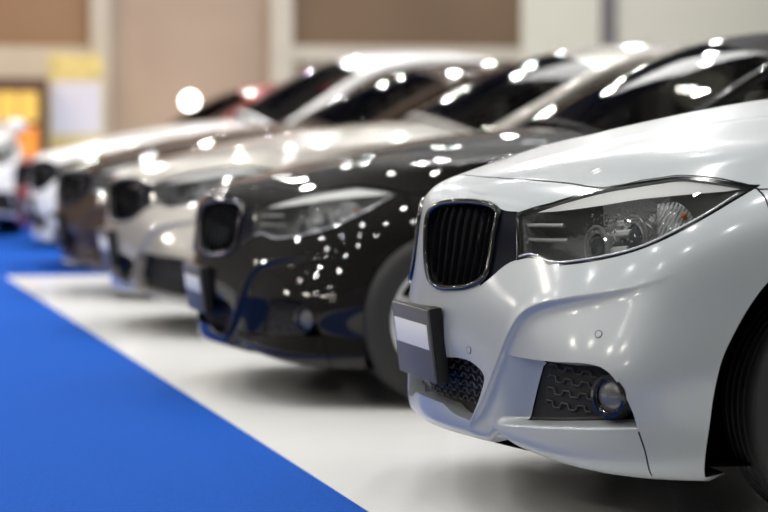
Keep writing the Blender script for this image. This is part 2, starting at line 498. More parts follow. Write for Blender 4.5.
# ---- one triangulation of the half body, cut along every outline
SEAM = .0019
SEAMS = {
    'hood': HOODLINE, 'lower': catmull(TR['seam_lower'], .01),
    'fender': catmull(np.vstack([TR['fender_seam'], from_side([(.70, .69)])]), .012),
    'door_a': np.array([(1.9, y) for y in np.linspace(.13, VMAX, 40)]), 'door_b': np.array([(2.95, y) for y in np.linspace(.13, VMAX, 40)]),
    'door_c': np.array([(3.78, y) for y in np.linspace(.50, VMAX, 30)]), 'sill': np.array([(x, .13) for x in np.linspace(1.9, 3.55, 40)]),
    'door_d': catmull(np.array([(3.55, .13), (3.56, .3), (3.62, .42), (3.78, .50)]), .03),
    'boot': catmull(np.array([(5.8, .50), (5.45, .51), (5.43, .64), (5.42, .76), (5.2, .86), (5.0, 1.1), (4.75, VMAX)]), .03, sharp=(1,)),
    'rear_bumper': catmull(np.array([(5.45, .51), (5.1, .52), (4.75, .52), (4.62, .45), (4.60, .38)]), .03),
}
def build_regions(style):
    polys = [(True, np.array([(0, 0), (TMAX, 0), (TMAX, VMAX), (0, VMAX)]))]
    seam_polys = []
    for k, l in SEAMS.items():
        s = strip(l, SEAM if l[0, 0] < 1.85 else .0025)
        s[:, 0] = np.clip(s[:, 0], 0, TMAX); s[:, 1] = np.clip(s[:, 1], 0, VMAX)
        seam_polys.append(s); polys.append((True, s))
    closed = {'kidney': KID, 'surround': SUR, 'headlight': HEAD, 'lens': HEAD_IN, 'brow': BROW, 'indicator': INDIC,
              'intake': INTAKE, 'scoop': SCOOP, 'arch_f': ARCH_F, 'arch_r': ARCH_R, 'tail': TAIL}
    if style == 'saloon':
        closed['scoop'] = SALOON_SCOOP
    for k, p in closed.items(): polys.append((True, p))
    fin = TR['fin']; T_ = np.gradient(fin, axis=0); T_ /= np.linalg.norm(T_, axis=1)[:, None]; N_ = np.stack([-T_[:, 1], T_[:, 0]], 1)
    for d in (0, -.004, -.009, -.016, -.025, .006, .013, .022): polys.append((False, fin+N_*d))
    dome = TR['dome']; T_ = np.gradient(dome, axis=0); T_ /= np.linalg.norm(T_, axis=1)[:, None]; N_ = np.stack([-T_[:, 1], T_[:, 0]], 1)
    for d in (0, -.008, -.018, -.030, -.045, .012): polys.append((False, dome+N_*d))
    xs = np.linspace(.43, .95, 60)
    for d in (.010, .022, .032): polys.append((False, np.stack([xs, scoop_floor(xs)+d], 1)))
    T_ = np.gradient(SPLIT, axis=0); T_ /= np.linalg.norm(T_, axis=1)[:, None]; N_ = np.stack([-T_[:, 1], T_[:, 0]], 1)
    for d in (0, -.003, -.007, -.013, .006): polys.append((False, (SPLIT+N_*d)[1:-1]))
    fl = catmull(_fe, .008)
    for d in (.02, .045, .07, .100, .13): polys.append((False, fl[2:-2]+[d, 0]))
    bord = []
    bord += [(0, y) for y in np.linspace(0, VMAX, 120)]+[(TMAX, y) for y in np.linspace(0, VMAX, 30)]
    bord += [(x, 0) for x in np.linspace(0, 1.3, 90)]+[(x, 0) for x in np.linspace(1.35, TMAX, 80)]
    bord += [(x, VMAX) for x in np.linspace(0, TMAX, 140)]
    kd = kdtree.KDTree(sum(len(p) for _, p in polys)+len(bord)); i = 0
    for _, p in polys:
        for q in p: kd.insert((q[0], q[1], 0), i); i += 1
    for q in bord: kd.insert((q[0], q[1], 0), i); i += 1
    kd.balance()
    pts = list(bord); rnd = random.Random(3)
    def lay(t0, t1, v0, v1, h):
        r = 0; y = v0+h*.5
        while y < v1:
            x = t0+h*(.5 if r % 2 else 0)
            while x < t1:
                if kd.find((x, y, 0))[2] > .45*h and 0 < x < TMAX and 0 < y < VMAX: pts.append((x, y))
                x += h
            y += h*.866; r += 1
    lay(0.008, 1.32, .0, .90, .0125)
    lay(0.012, 1.32, .90, VMAX, .026); lay(1.32, 2.0, 0, VMAX, .032); lay(2.0, TMAX, 0, VMAX, .06)
    tv, F = cdt_mesh(pts, polys)
    c = tv[F].mean(1)
    lab = np.array(['rear_fender']*len(F), dtype=object)
    hood_poly = np.vstack([HOODLINE, [(0, VMAX)]])
    t, v = c[:, 0], c[:, 1]
    lab[t < 1.9] = 'front_fender'
    fseam = SEAMS['fender']
    bump_poly = np.vstack([[(0, 0), (1.25, 0), (1.25, .5)], fseam[::-1], [(1.0, .9), (0, .9)]])
    lab[in_poly(c, np.array(bump_poly))] = 'front_bumper'
    lab[(t > 1.9) & (t < 2.95) & (v > .13)] = 'front_door'
    drear = np.vstack([[(2.95, .13)], SEAMS['door_d'], [(3.78, VMAX), (2.95, VMAX)]])
    lab[in_poly(c, drear)] = 'rear_door'
    boot = np.vstack([SEAMS['boot'], [(5.8, VMAX)]]); lab[in_poly(c, boot)] = 'boot_lid'
    rb = np.vstack([SEAMS['rear_bumper'], [(4.60, 0), (5.8, 0), (5.8, .50)]]); lab[in_poly(c, rb)] = 'rear_bumper'
    lab[in_poly(c, hood_poly)] = 'hood'
    for s in seam_polys: lab[in_poly(c, s)] = 'panel_gap'
    for k in ('surround', 'kidney', 'headlight', 'lens', 'intake', 'scoop', 'arch_f', 'arch_r', 'tail'):
        lab[in_poly(c, closed[k])] = k
    m = lab == 'lens'; sub = np.nonzero(m)[0]
    lab[sub[in_poly(c[sub], BROW)]] = 'lens_brow'; lab[sub[in_poly(c[sub], INDIC)]] = 'lens_indicator'
    a = tv[F]; area = np.cross(a[:, 1]-a[:, 0], a[:, 2]-a[:, 0])
    flip = area < 0; F[flip] = F[flip][:, ::-1]
    ok = np.abs(area) > 1e-10
    return tv, F[ok], lab[ok], closed

def region_mesh(name, reg, labels, m, mirror=True, side=None, **k):
    tv, F, lab, _ = reg
    f = F[np.isin(lab, labels)]
    ids, inv = np.unique(f, return_inverse=True); f = inv.reshape(-1, 3); q = tv[ids]
    V = surface(q[:, 0], q[:, 1], **k); N = surface_normals(q[:, 0], q[:, 1], **k)
    if mirror: V, f, N = mirror_mesh(V, f, N)
    elif side == 1:
        V = V*[1, -1, 1]; N = N*[1, -1, 1]; f = f[:, ::-1]
    return mesh_data(name, V, f, m, N)

def wall_mesh(name, outline, m, side=None, mirror=False, closed=True, **k):
    """the reveal round an opening: from the body skin to the pushed-in outline"""
    q = np.array(outline); n = len(q)
    A = surface(q[:, 0], q[:, 1]); B = surface(q[:, 0], q[:, 1], **k)
    V = np.vstack([A, B]); F = []
    for i in range(n if closed else n-1):
        j = (i+1) % n
        if np.linalg.norm(A[i]-B[i])+np.linalg.norm(A[j]-B[j]) > 1e-4: F.append((i, j, n+j, n+i))
    if mirror: V, F, _ = mirror_mesh(V, F)
    elif side == 1: V = V*[1, -1, 1]; F = [tuple(reversed(f)) for f in F]
    me = mesh_data(name, V, F, m, smooth=True)
    me.set_sharp_from_angle(angle=math.radians(40))
    return me

def tube_mesh(name, lines, r, m, side=0, n=8, closed=False):
    mb = MB()
    for l in lines:
        l = np.array(l)*([1, -1, 1] if side else [1, 1, 1])
        mb.tube(l, r, n, closed=closed)
    return mesh_data(name, mb.V, mb.F, m)
# ---------------------------------------------------------------- car materials
BLACK = mat('gloss_black', (.006, .006, .007), .12, coat=.6)
GAP = mat('gap_black', (.004, .004, .004), .7, spec=.1)
PLASTIC = mat('black_plastic', (.007, .007, .007), .5, spec=.3)
RUBBER = mat('tyre_rubber', (.010, .010, .010), .65, bump=(60, .2))
CHROME = mat('chrome', (.82, .83, .84), .10, 1.0)
DARKCHROME = mat('smoked_chrome', (.10, .10, .11), .12, 1.0)
ALLOY = mat('alloy', (.66, .665, .67), .3, .4)
HOUSING = mat('lamp_housing', (.17, .172, .176), .25, .2, bump=(110, .5))
BOWL = mat('reflector_bowl', (.82, .825, .83), .16, .45, bump=(150, 1.0))
CORNER = mat('corner_grey', (.30, .305, .31), .35, .1)
RINGM = mat('corona_ring', (.34, .345, .35), .25, .2)
SCREEN_WHITE = mat('bar_white', (.62, .63, .64), .2, .4)
BROWM = mat('lamp_white_strip', (.93, .935, .94), .4, 0, coat=.4)
INDM = mat('indicator_plastic', (.50, .52, .53), .15, .5, coat=.4)
AMBER = mat('amber_plastic', (.55, .17, .02), .25, coat=.5)
LENS = glass_mat('lamp_cover', (.96, .97, .97), .9)
BULB = mat('projector_glass', (.09, .10, .11), .03, .2, coat=1)
WINDOW = glass_mat('car_window', (.5, .5, .49), 1.0)
WINDSCREEN = glass_mat('car_windscreen', (.6, .6, .59), 1.0)
CABIN = mat('cabin_plastic', (.06, .052, .045), .6)
SEATM = mat('seat_leather', (.07, .058, .05), .5)
TAILM = mat('tail_lamp_red', (.30, .01, .01), .1, coat=1)
PLATE_GREY = mat('plate_grey', (.095, .092, .088), .5, spec=.3)
PLATE_WHITE = mat('plate_white', (.68, .67, .65), .5, spec=.3)
SENSOR = mat('sensor_rim', (.16, .165, .17), .35)
FOGGLASS = mat('fog_glass', (.10, .10, .10), .15, 0, coat=.5)
MESHLINE = mat('grille_line', (.03, .03, .031), .35)

SALOON_SCOOP = catmull(np.array([(.42, .135), (.62, .135), (.86, .145), (.89, .24), (.84, .335), (.62, .34), (.44, .335), (.39, .24)]), .01, True)

# ---------------------------------------------------------------- wheels
def wheel_meshes():
    t = MB()
    prof = [(.226, -.098), (.238, -.112), (.262, -.119), (.292, -.121), (.315, -.116), (.328, -.104), (.335, -.086)]
    for g in (-.055, -.018, .018, .055):
        prof += [(.335, g-.006), (.327, g-.005), (.327, g+.005), (.335, g+.006)]
    prof += [(.335, .086), (.328, .104), (.315, .116), (.292, .121), (.238, .112), (.226, .098)]
    t.lathe(prof, 'y', 72)
    tyre = mesh_data('tyre', t.V, t.F, RUBBER); tyre.set_sharp_from_angle(angle=math.radians(35))
    r = MB()
    r.lathe([(.232, -.104), (.236, -.110), (.230, -.112), (.222, -.104), (.212, -.085), (.206, -.03), (.206, .095), (.226, .10)], 'y', 72)
    r.lathe([(.001, -.092), (.030, -.094), (.052, -.086), (.060, -.065), (.060, -.03), (.001, -.03)], 'y', 32)
    for k in range(5):
        for s in (-1, 1):
            a0 = 2*PI*k/5+s*.10; a1 = 2*PI*k/5+s*.22
            p0 = np.array([.05*math.cos(a0), -.074, .05*math.sin(a0)]); p1 = np.array([.213*math.cos(a1), -.094, .213*math.sin(a1)])
            d = (p1-p0)/np.linalg.norm(p1-p0); sd = np.cross(d, [0, 1, 0]); sd /= np.linalg.norm(sd)
            V = []
            for q, w, th in ((0, .016, .034), (.5, .0125, .028), (1, .016, .026)):
                c = p0+(p1-p0)*q+np.array([0, .006*math.sin(PI*q), 0])
                for u, h in ((-.6, 0), (.6, 0), (1, .3), (1, 1), (-1, 1), (-1, .3)):
                    V.append(c+sd*w*u+np.array([0, 1, 0])*th*h)
            F = []
            for i in (0, 1):
                for j in range(6):
                    F.append((i*6+j, i*6+(j+1) % 6, (i+1)*6+(j+1) % 6, (i+1)*6+j))
            F += [tuple(range(5, -1, -1)), tuple(range(12, 18))]
            r.add(V, F)
    rim = mesh_data('rim', r.V, r.F, ALLOY)
    bm = bmesh.new(); bm.from_mesh(rim); bmesh.ops.recalc_face_normals(bm, faces=bm.faces); bm.to_mesh(rim); bm.free()
    rim.set_sharp_from_angle(angle=math.radians(35))
    b = MB(); b.lathe([(.05, -.02), (.165, -.02), (.165, .01), (.05, .01)], 'y', 48, closed=True)
    disc = mesh_data('brake_disc', b.V, b.F, mat('brake_steel', (.25, .25, .26), .35, 1.0))
    disc.set_sharp_from_angle(angle=math.radians(35))
    return tyre, rim, disc

# ---------------------------------------------------------------- greenhouse
GU = [0, .42, .85, 1.25, 1.75, 2.25, 2.75, 3.2]
G_C = np.array([(1.495,0,1.163),(1.87,0,1.345),(2.27,0,1.478),(2.60,0,1.518),(3.0,0,1.522),(3.42,0,1.478),(3.83,0,1.325),(4.19,0,1.10)])
G_E = np.array([(1.705,-.680,1.048),(2.02,-.636,1.215),(2.37,-.588,1.385),(2.66,-.567,1.445),(3.0,-.562,1.460),(3.38,-.572,1.415),(3.73,-.612,1.285),(4.03,-.645,1.07)])
G_B = np.array([(1.700,-.685,1.043),(2.02,-.730,1.025),(2.37,-.740,1.017),(2.66,-.738,1.019),(3.0,-.738,1.026),(3.38,-.732,1.038),(3.73,-.705,1.052),(4.03,-.648,1.062)])
def greenhouse():
    mid = G_C+(G_E-G_C)*np.array([.29, .53, .27])
    m = np.array([1, -1, 1])
    top = Surf(np.array([G_E, mid, G_C, mid*m, G_E*m]), Axis(GU), Axis([-1, -.5, 0, .5, 1]))
    sidem = (G_E+G_B)/2+np.array([0, -.014, 0])
    side = Surf(np.array([G_B, sidem, G_E]), Axis(GU), Axis([0, .5, 1]))
    return top, side

def grid_part(name, surf, us, qs, m, keep, flip=False, mirror=False):
    us = np.array(us); qs = np.array(qs); U, Q = np.meshgrid(us, qs); V = surf.raw(U.ravel(), Q.ravel()); n = len(us)
    N = surf.normal_raw(U.ravel(), Q.ravel())
    F = []
    for j in range(len(qs)-1):
        for i in range(n-1):
            if keep((us[i]+us[i+1])/2, (qs[j]+qs[j+1])/2):
                f = (j*n+i, j*n+i+1, (j+1)*n+i+1, (j+1)*n+i); F.append(f[::-1] if flip else f)
    ids = sorted({i for f in F for i in f}); mp = {a: b for b, a in enumerate(ids)}
    V = V[ids]; N = N[ids]*(-1 if flip else 1); F = [tuple(mp[i] for i in f) for f in F]
    if mirror: V = V*[1, -1, 1]; N = N*[1, -1, 1]; F = [f[::-1] for f in F]
    return mesh_data(name, V, F, m, N)

def rounded_box(mb, lo, hi, r=.03, n=3):
    """box with softened edges, built straight into mb"""
    bm = bmesh.new(); bmesh.ops.create_cube(bm, size=1)
    for v in bm.verts:
        v.co = Vector([lo[i]+(v.co[i]+.5)*(hi[i]-lo[i]) for i in range(3)])
    bmesh.ops.bevel(bm, geom=bm.edges[:], offset=r, segments=n, profile=.5, affect='EDGES')
    bm.verts.index_update()
    mb.add([tuple(v.co) for v in bm.verts], [tuple(v.index for v in f.verts) for f in bm.faces]); bm.free()

def data(mb, name, m, smooth=True, ang=40):
    me = mesh_data(name, mb.V, mb.F, m, smooth=smooth)
    bm = bmesh.new(); bm.from_mesh(me); bmesh.ops.recalc_face_normals(bm, faces=bm.faces); bm.to_mesh(me); bm.free()
    if smooth: me.set_sharp_from_angle(angle=math.radians(ang))
    return me

def ellipsoid(mb, c, r, n=20, m=12):
    V = []; F = []
    for j in range(m+1):
        a = PI*j/m
        for i in range(n):
            b = 2*PI*i/n
            V.append((c[0]+r[0]*math.sin(a)*math.cos(b), c[1]+r[1]*math.sin(a)*math.sin(b), c[2]+r[2]*math.cos(a)))
    for j in range(m):
        for i in range(n):
            F.append((j*n+i, (j+1)*n+i, (j+1)*n+(i+1) % n, j*n+(i+1) % n))
    mb.add(V, F)

def frame_at(axis):
    a = np.array(axis, float); a /= np.linalg.norm(a)
    b = np.cross(a, [0, 0, 1.]); b /= np.linalg.norm(b); c = np.cross(b, a)
    return a, b, c
def lathe_at(mb, prof, centre, axis, n=36, closed=False):
    a, b, c = frame_at(axis); ctr = np.array(centre); V = []; F = []; m = len(prof)
    for k in range(n):
        t = 2*PI*k/n
        for r, h in prof: V.append(ctr+a*h+(b*math.cos(t)+c*math.sin(t))*r)
    for k in range(n):
        l = (k+1) % n
        for i in range(m if closed else m-1):
            j = (i+1) % m; F.append((k*m+i, l*m+i, l*m+j, k*m+j))
    mb.add(V, F)

# ---------------------------------------------------------------- everything a car is made of: (name, mesh, painted?, [sub-parts])
def car_parts(style):
    reg = build_regions(style); clo = reg[3]
    P = []
    PNT = mat('paint_slot', (.5, .5, .5))
    for nm in ('hood', 'front_bumper', 'boot_lid', 'rear_bumper'):
        P.append([nm, region_mesh(nm, reg, [nm], PNT), True, []])
    for nm in ('front_fender', 'front_door', 'rear_door', 'rear_fender'):
        for s in (0, 1): P.append([nm, region_mesh(nm, reg, [nm], PNT, mirror=False, side=s), True, []])
    for q in P:
        if q[0] in ('front_door', 'rear_door'):
            s = 1 if q[1].vertices[0].co.y > 0 else -1
            mb = MB(); x = 2.32 if q[0] == 'front_door' else 3.22
            mb.tube([(x-.10, s*.885, .80), (x-.085, s*.912, .803), (x+.085, s*.912, .806), (x+.10, s*.885, .809)], .012, 8)
            q[3].append(('door_handle', data(mb, 'door_handle', PNT), True))
    P.append(['panel_gap', region_mesh('panel_gap', reg, ['panel_gap'], GAP, inward=.004), False, []])
    for s in (0, 1): P.append(['tail_light', region_mesh('tail_light', reg, ['tail'], TAILM, mirror=False, side=s), False, []])
    # --- kidney grilles
    for s in (0, 1):
        fr = tube_mesh('kidney_grille', [pt(offset_closed(KID, .006), -.001)], .0085, BLACK, s, 10, True)
        subs = []
        # upright bars, each a shallow blade behind the frame
        mb = MB(); kin = offset_closed(KID, .008)
        for tt in np.linspace(.075, .335, 9):
            vs = []
            for i in range(len(kin)):
                a, b = kin[i], kin[(i+1) % len(kin)]
                if (a[0]-tt)*(b[0]-tt) <= 0 and a[0] != b[0]: vs.append(a[1]+(b[1]-a[1])*(tt-a[0])/(b[0]-a[0]))
            if len(vs) < 2: continue
            vv = np.linspace(min(vs), max(vs), 16); bul = .006*np.sin(np.linspace(0, PI, 16))
            front = surface(np.full(16, tt), vv, inward=.013-bul); L = []
            for p in front:
                q = np.array([p[0], p[1]*(1 if s == 0 else -1), p[2]])
                for dx, dy in ((0, -.0035), (0, .0035), (.03, .0035), (.03, -.0035)): L.append((q[0]+dx, q[1]+dy, q[2]))
            F = [(i*4+j, i*4+(j+1) % 4, i*4+4+(j+1) % 4, i*4+4+j) for i in range(15) for j in range(4)]
            mb.add(L, F)
        subs.append(('grille_slats', data(mb, 'grille_slats', BLACK, ang=30), False))
        bk = region_mesh('grille_backing', reg, ['kidney'], GAP, mirror=False, side=s, back=.05)
        wl = wall_mesh('grille_recess', clo['kidney'], PLASTIC, side=s, back=.05)
        su = region_mesh('grille_surround', reg, ['surround'], mat('surround_black', (.004, .005, .010), .3, spec=.04), mirror=False, side=s, inward=.003)
        subs += [('grille_backing', bk, False), ('grille_recess', wl, False), ('grille_surround', su, False)]
        P.append(['kidney_grille', fr, False, subs])
    # --- headlights
    for s in (0, 1):
        m = np.array([1, -1, 1]) if s else np.array([1, 1, 1])
        gask = region_mesh('headlight', reg, ['headlight'], BLACK, mirror=False, side=s, inward=.001)
        subs = [('lens_cover', region_mesh('lens_cover', reg, ['lens', 'lens_brow', 'lens_indicator'], LENS, mirror=False, side=s), False)]
        dep = lambda t, v: .015+.085*smooth01((np.clip(-poly_dist(np.stack([t, v], 1), HEAD_IN[::-1])[0]*0+np.abs(poly_dist(np.stack([t, v], 1), np.vstack([HEAD_IN, HEAD_IN[:1]]))[0]), 0, .05))/.05)
        tv_, F_, lab_, _ = reg; cc = tv_[F_].mean(1); inl = np.isin(lab_, ['lens', 'lens_brow', 'lens_indicator'])
        hl = np.where(inl, np.where(cc[:, 0] < .655, 'a', np.where(cc[:, 0] < .845, 'b', 'c')), 'no')
        for key, nm_, mm_ in (('a', 'lamp_housing', HOUSING), ('b', 'reflector_bowl', BOWL), ('c', 'corner_panel', CORNER)):
            subs.append((nm_, region_mesh(nm_, (tv_, F_, hl, clo), [key], mm_, mirror=False, side=s, inward=dep), False))
        subs.append(('lamp_edge', wall_mesh('lamp_edge', HEAD_IN, HOUSING, side=s, inward=.016), False))
        subs.append(('light_strip', region_mesh('light_strip', reg, ['lens_brow'], BROWM, mirror=False, side=s, inward=.008), False))
        ind = region_mesh('turn_signal', reg, ['lens_indicator'], INDM, mirror=False, side=s, inward=.022)
        subs.append(('turn_signal', ind, False))
        ribs = []
        for tt in np.linspace(.850, .955, 9):
            vs = [a[1]+(b[1]-a[1])*(tt-a[0])/(b[0]-a[0]) for a, b in zip(INDIC, np.roll(INDIC, -1, 0)) if (a[0]-tt)*(b[0]-tt) < 0]
            if len(vs) >= 2: ribs.append(surface(np.full(6, tt), np.linspace(min(vs)+.003, max(vs)-.003, 6), inward=.021))
        subs.append(('signal_ribs', tube_mesh('signal_ribs', ribs, .0022, CHROME, s, 6), False))
        subs.append(('chrome_line', tube_mesh('chrome_line', [pt(catmull(TR['low_chrome'], .015), -.0005)], .0028, SCREEN_WHITE, s), False))
        mb = MB()
        for k in ('bar_a', 'bar_b'):
            l = pt(catmull(TR[k], .02), .030)*m; mb.tube(l, .0055, 8)
        subs.append(('chrome_bars', data(mb, 'chrome_bars', SCREEN_WHITE), False))
        for i, tv in enumerate(TR['proj']):
            c = (pt(tv, .062)[0]+np.array([.0, 0, -.002]))*m
            ax = np.array([-1, -.22*m[1], .02])
            mb = MB(); R = .050 if i == 0 else .056
            lathe_at(mb, [(R*.70, .012), (R*.78, .022), (R*.95, .024), (R, .015), (R, -.005), (R*.9, -.05), (R*.6, -.06)], c, ax)
            ring = data(mb, 'projector_lamp', mat('projector_barrel', (.80, .81, .82), .12, .8))
            subs.append(('projector_lamp', ring, False))
            mb = MB(); lathe_at(mb, [(.0005, .034), (R*.25, .032), (R*.5, .025), (R*.70, .012), (R*.7, -.01)], c, ax)
            subs.append(('projector_lens', data(mb, 'projector_lens', BULB), False))
            mb = MB(); lathe_at(mb, [(R*1.12+.004*math.cos(a), .020+.004*math.sin(a)) for a in np.linspace(0, 2*PI, 8, endpoint=False)], c, ax, 40, True)
            subs.append(('corona_ring', data(mb, 'corona_ring', RINGM), False))
        # bright reflector bowl pieces between the projectors and the signal
        mb = MB()
        for (t0, v0, t1, v1) in ((.735, .715, .80, .722), (.735, .685, .79, .69), (.735, .64, .80, .645), (.83, .735, .845, .67)):
            l = surface(np.linspace(t0, t1, 6), np.linspace(v0, v1, 6), inward=.045)*m
            mb.tube(l, .009, 6)
        subs.append(('reflector', data(mb, 'reflector', mat('reflector_metal', (.80, .81, .82), .25, .25)), False))
        mb = MB(); rf = random.Random(5)
        while len(mb.V) < 70*35:                        # loose chrome beads added to make the reflector sparkle
            t0 = rf.uniform(.64, .84); v0 = rf.uniform(.655, .735)
            if not in_poly(np.array([(t0, v0)]), HEAD_IN)[0] or in_poly(np.array([(t0, v0)]), BROW)[0]: continue
            r0 = rf.uniform(.002, .0045); ellipsoid(mb, surface(np.array([t0]), np.array([v0]), inward=.03)[0]*m, (r0, r0*1.3, r0), 6, 4)
        subs.append(('sparkle_beads', data(mb, 'sparkle_beads', CHROME), False))
        mb = MB(); ellipsoid(mb, pt(TR['amber'][0], .012)[0]*m, (.0085, .0085, .0085)); subs.append(('amber_reflector', data(mb, 'amber_reflector', AMBER), False))
        P.append(['headlight', gask, False, subs])
    # --- lower middle grille
    ig = region_mesh('lower_grille', reg, ['intake'], PLASTIC, back=.05)
    lines = []
    for v in np.linspace(.20, .30, 6):
        t = np.linspace(0, .36, 60); ok = in_poly(np.stack([t+1e-4, np.full(60, v)], 1), INTAKE); t = t[ok]
        if len(t) > 3:
            zz = v+.005*np.sign(np.sin(t*140))
            l = surface(t, zz, back=.043); lines += [l, l*[1, -1, 1]]
    subs = [('grille_bars', tube_mesh('grille_bars', lines, .0032, MESHLINE, 0, 6), False),
            ('grille_recess', wall_mesh('grille_recess', INTAKE, PNT, mirror=True, closed=False, back=.05), True)]
    P.append(['lower_grille', ig, False, subs])
    # --- scoops with fog lights
    for s in (0, 1):
        m = np.array([1, -1, 1]) if s else np.array([1, 1, 1])
        tv, F, lab, _ = reg; sc = lab == 'scoop'; c = tv[F].mean(1)
        tl = np.interp(c[:, 1], [_fe[0, 1], _fe[1, 1], _fe[2, 1]], [_fe[0, 0], _fe[1, 0], _fe[2, 0]])
        if style == 'saloon':
            lab2 = np.where(sc, 'grille', 'no'); dep = .05
        else:
            lab2 = np.where(sc, np.where((c[:, 0]-tl > .100) & (c[:, 1]-scoop_floor(c[:, 0]) > .022), 'grille', 'floor'), 'no'); dep = scoop_depth
        r2 = (tv, F, lab2, clo); subs = []
        if style != 'saloon':
            main = region_mesh('air_scoop', r2, ['floor'], PNT, mirror=False, side=s, inward=dep)
            subs.append(('scoop_grille', region_mesh('scoop_grille', r2, ['grille'], PLASTIC, mirror=False, side=s, inward=lambda t, v: dep(t, v)+.004), False))
        else:
            main = region_mesh('air_scoop', r2, ['grille'], PLASTIC, mirror=False, side=s, inward=dep)
        subs.append(('scoop_edge', wall_mesh('scoop_edge', clo['scoop'], PNT, side=s, inward=dep), True))
        lines = []
        for v in np.linspace(.243, .338, 4):
            t = np.arange(.585, .80, .002); zz = v+.0065*np.clip(3*np.sin((t-.585)*2*PI/.075), -1, 1)
            ok = in_poly(np.stack([t, zz], 1), offset_closed(clo['scoop'], .006)); t = t[ok]; zz = zz[ok]
            if len(t) > 3:
                dd = dep if style == 'saloon' else dep(t, zz)
                lines.append(surface(t, zz, inward=lambda a, b: dd-.001))
        subs.append(('grille_bars', tube_mesh('grille_bars', lines, .0024, MESHLINE, s, 6), False))
        ctr = surface(np.array([.872]), np.array([.283]), inward=.030)[0]*m; ax = np.array([-.86, -.50*m[1], 0])
        mb = MB(); lathe_at(mb, [(.040, .004), (.046, .018), (.054, .016), (.056, 0), (.060, -.05), (.04, -.05)], ctr, ax)
        subs.append(('fog_light', data(mb, 'fog_light', BLACK), False))
        mb = MB(); lathe_at(mb, [(.0005, .016), (.02, .013), (.036, .006), (.041, .002), (.041, -.02)], ctr, ax)
        subs.append(('fog_lens', data(mb, 'fog_lens', FOGGLASS), False))
        mb = MB(); lathe_at(mb, [(.042+.0025*math.cos(a), .009+.0025*math.sin(a)) for a in np.linspace(0, 2*PI, 8, endpoint=False)], ctr, ax, 36, True)
        subs.append(('fog_ring', data(mb, 'fog_ring', DARKCHROME), False))
        P.append(['air_scoop', main, style != 'saloon', subs])
    # --- parking sensors
    for q in TR['sensor']:
        for s in (0, 1):
            m = np.array([1, -1, 1]) if s else np.array([1, 1, 1])
            c = surface(q[:1], q[1:])[0]*m; n = surface_normals(q[:1], q[1:])[0]*m
            mb = MB(); lathe_at(mb, [(.0085, .0012), (.0095, .0018), (.0108, .001), (.0108, -.004)], c, n, 20)
            mr = data(mb, 'parking_sensor', SENSOR)
            mb = MB(); lathe_at(mb, [(.0003, .0016), (.0082, .0014), (.0082, -.003)], c, n, 20)
            P.append(['parking_sensor', mr, False, [('sensor_face', data(mb, 'sensor_face', PNT), True)]])
    # --- dealer plate
    def board(lo, hi, r):
        mb = MB(); rounded_box(mb, lo, hi, r, 2)
        R = Matrix.Rotation(math.radians(-7), 3, 'Y'); pv = Vector((0, 0, .45))
        mb.V = [tuple(R @ (Vector(v)-pv)+pv) for v in mb.V]; return mb
    a = data(board((-.004, -.195, .347), (.030, .195, .553), .004), 'license_plate', PLASTIC)
    b = data(board((-.012, -.190, .350), (-.003, .190, .550), .003), 'plate_board', PLATE_GREY)
    w = data(board((-.0135, -.172, .440), (-.0105, .172, .508), .001), 'plate_band', PLATE_WHITE)
    P.append(['license_plate', a, False, [('plate_board', b, False), ('plate_band', w, False)]])
    # --- wheel arches, underbody
    for s in (0, 1):
        m = np.array([1, -1, 1]) if s else np.array([1, 1, 1])
        for o in (ARCH_F, ARCH_R):
            A = surface(o[:, 0], o[:, 1]); B = A.copy(); B[:, 1] = -.52; n = len(o)
            lip = A.copy(); 
            V = np.vstack([lip, B])*m; F = [(i, i+1, n+i+1, n+i) for i in range(n-1)]+[tuple(range(n, 2*n))]
            mb = MB(); mb.add(V, F); P.append(['wheel_arch', data(mb, 'wheel_arch', GAP), False, []])
    t = np.linspace(0, TMAX, 80); A = surface(t, np.zeros(80)); m1 = A[::-1][1:-1]*[1, -1, 1]; ring = np.vstack([A, m1])
    n = len(ring); mb = MB(); V = np.vstack([ring*[1, 1, 0]+[0, 0, .185], ring+[0, 0, .03]]); V[n:, 2] = np.maximum(V[n:, 2], .2)
    ctr = len(V); V = np.vstack([V, [(2.3, 0, .185)]])
    mb.add(V, [(i, (i+1) % n, ctr) for i in range(n)])
    P.append(['underbody', data(mb, 'underbody', GAP), False, []])
    # --- greenhouse
    top, side = greenhouse()
    us = sorted(set(np.round(np.linspace(0, 3.2, 65), 4)) | {.03, .79, 2.38, 3.1}); qs = sorted(set(np.round(np.linspace(-1, 1, 25), 4)) | {-.91, .91})
    ws = lambda u, q: .03 < u < .79 and abs(q) < .91
    rw = lambda u, q: 2.38 < u < 3.1 and abs(q) < .90
    roof = grid_part('roof', top, us, qs, PNT, lambda u, q: not ws(u, q) and not rw(u, q))
    subs = []
    for s in (1, -1):
        mb = MB(); l = top.raw(np.linspace(0, 3.2, 60), np.full(60, -1.0)*1)*[1, s, 1]; mb.tube(l, .027, 10)
        subs.append(('roof_rail', data(mb, 'roof_rail', PNT), True))
    P.append(['roof', roof, True, subs])
    P.append(['windshield', grid_part('windshield', top, us, qs, WINDSCREEN, ws), False, []])
    P.append(['rear_window', grid_part('rear_window', top, us, qs, WINDOW, rw), False, []])
    us = sorted(set(np.round(np.linspace(0, 3.2, 65), 4)) | {.22, 1.66, 1.74, 2.62, 2.72}); qs = [0, .05, .1, .3, .5, .7, .88, .94, 1]
    fw = lambda u, q: .22 < u < 1.66 and .05 < q < .94
    rwn = lambda u, q: 1.74 < u < 2.62 and .05 < q < .94
    cp = lambda u, q: u > 2.72
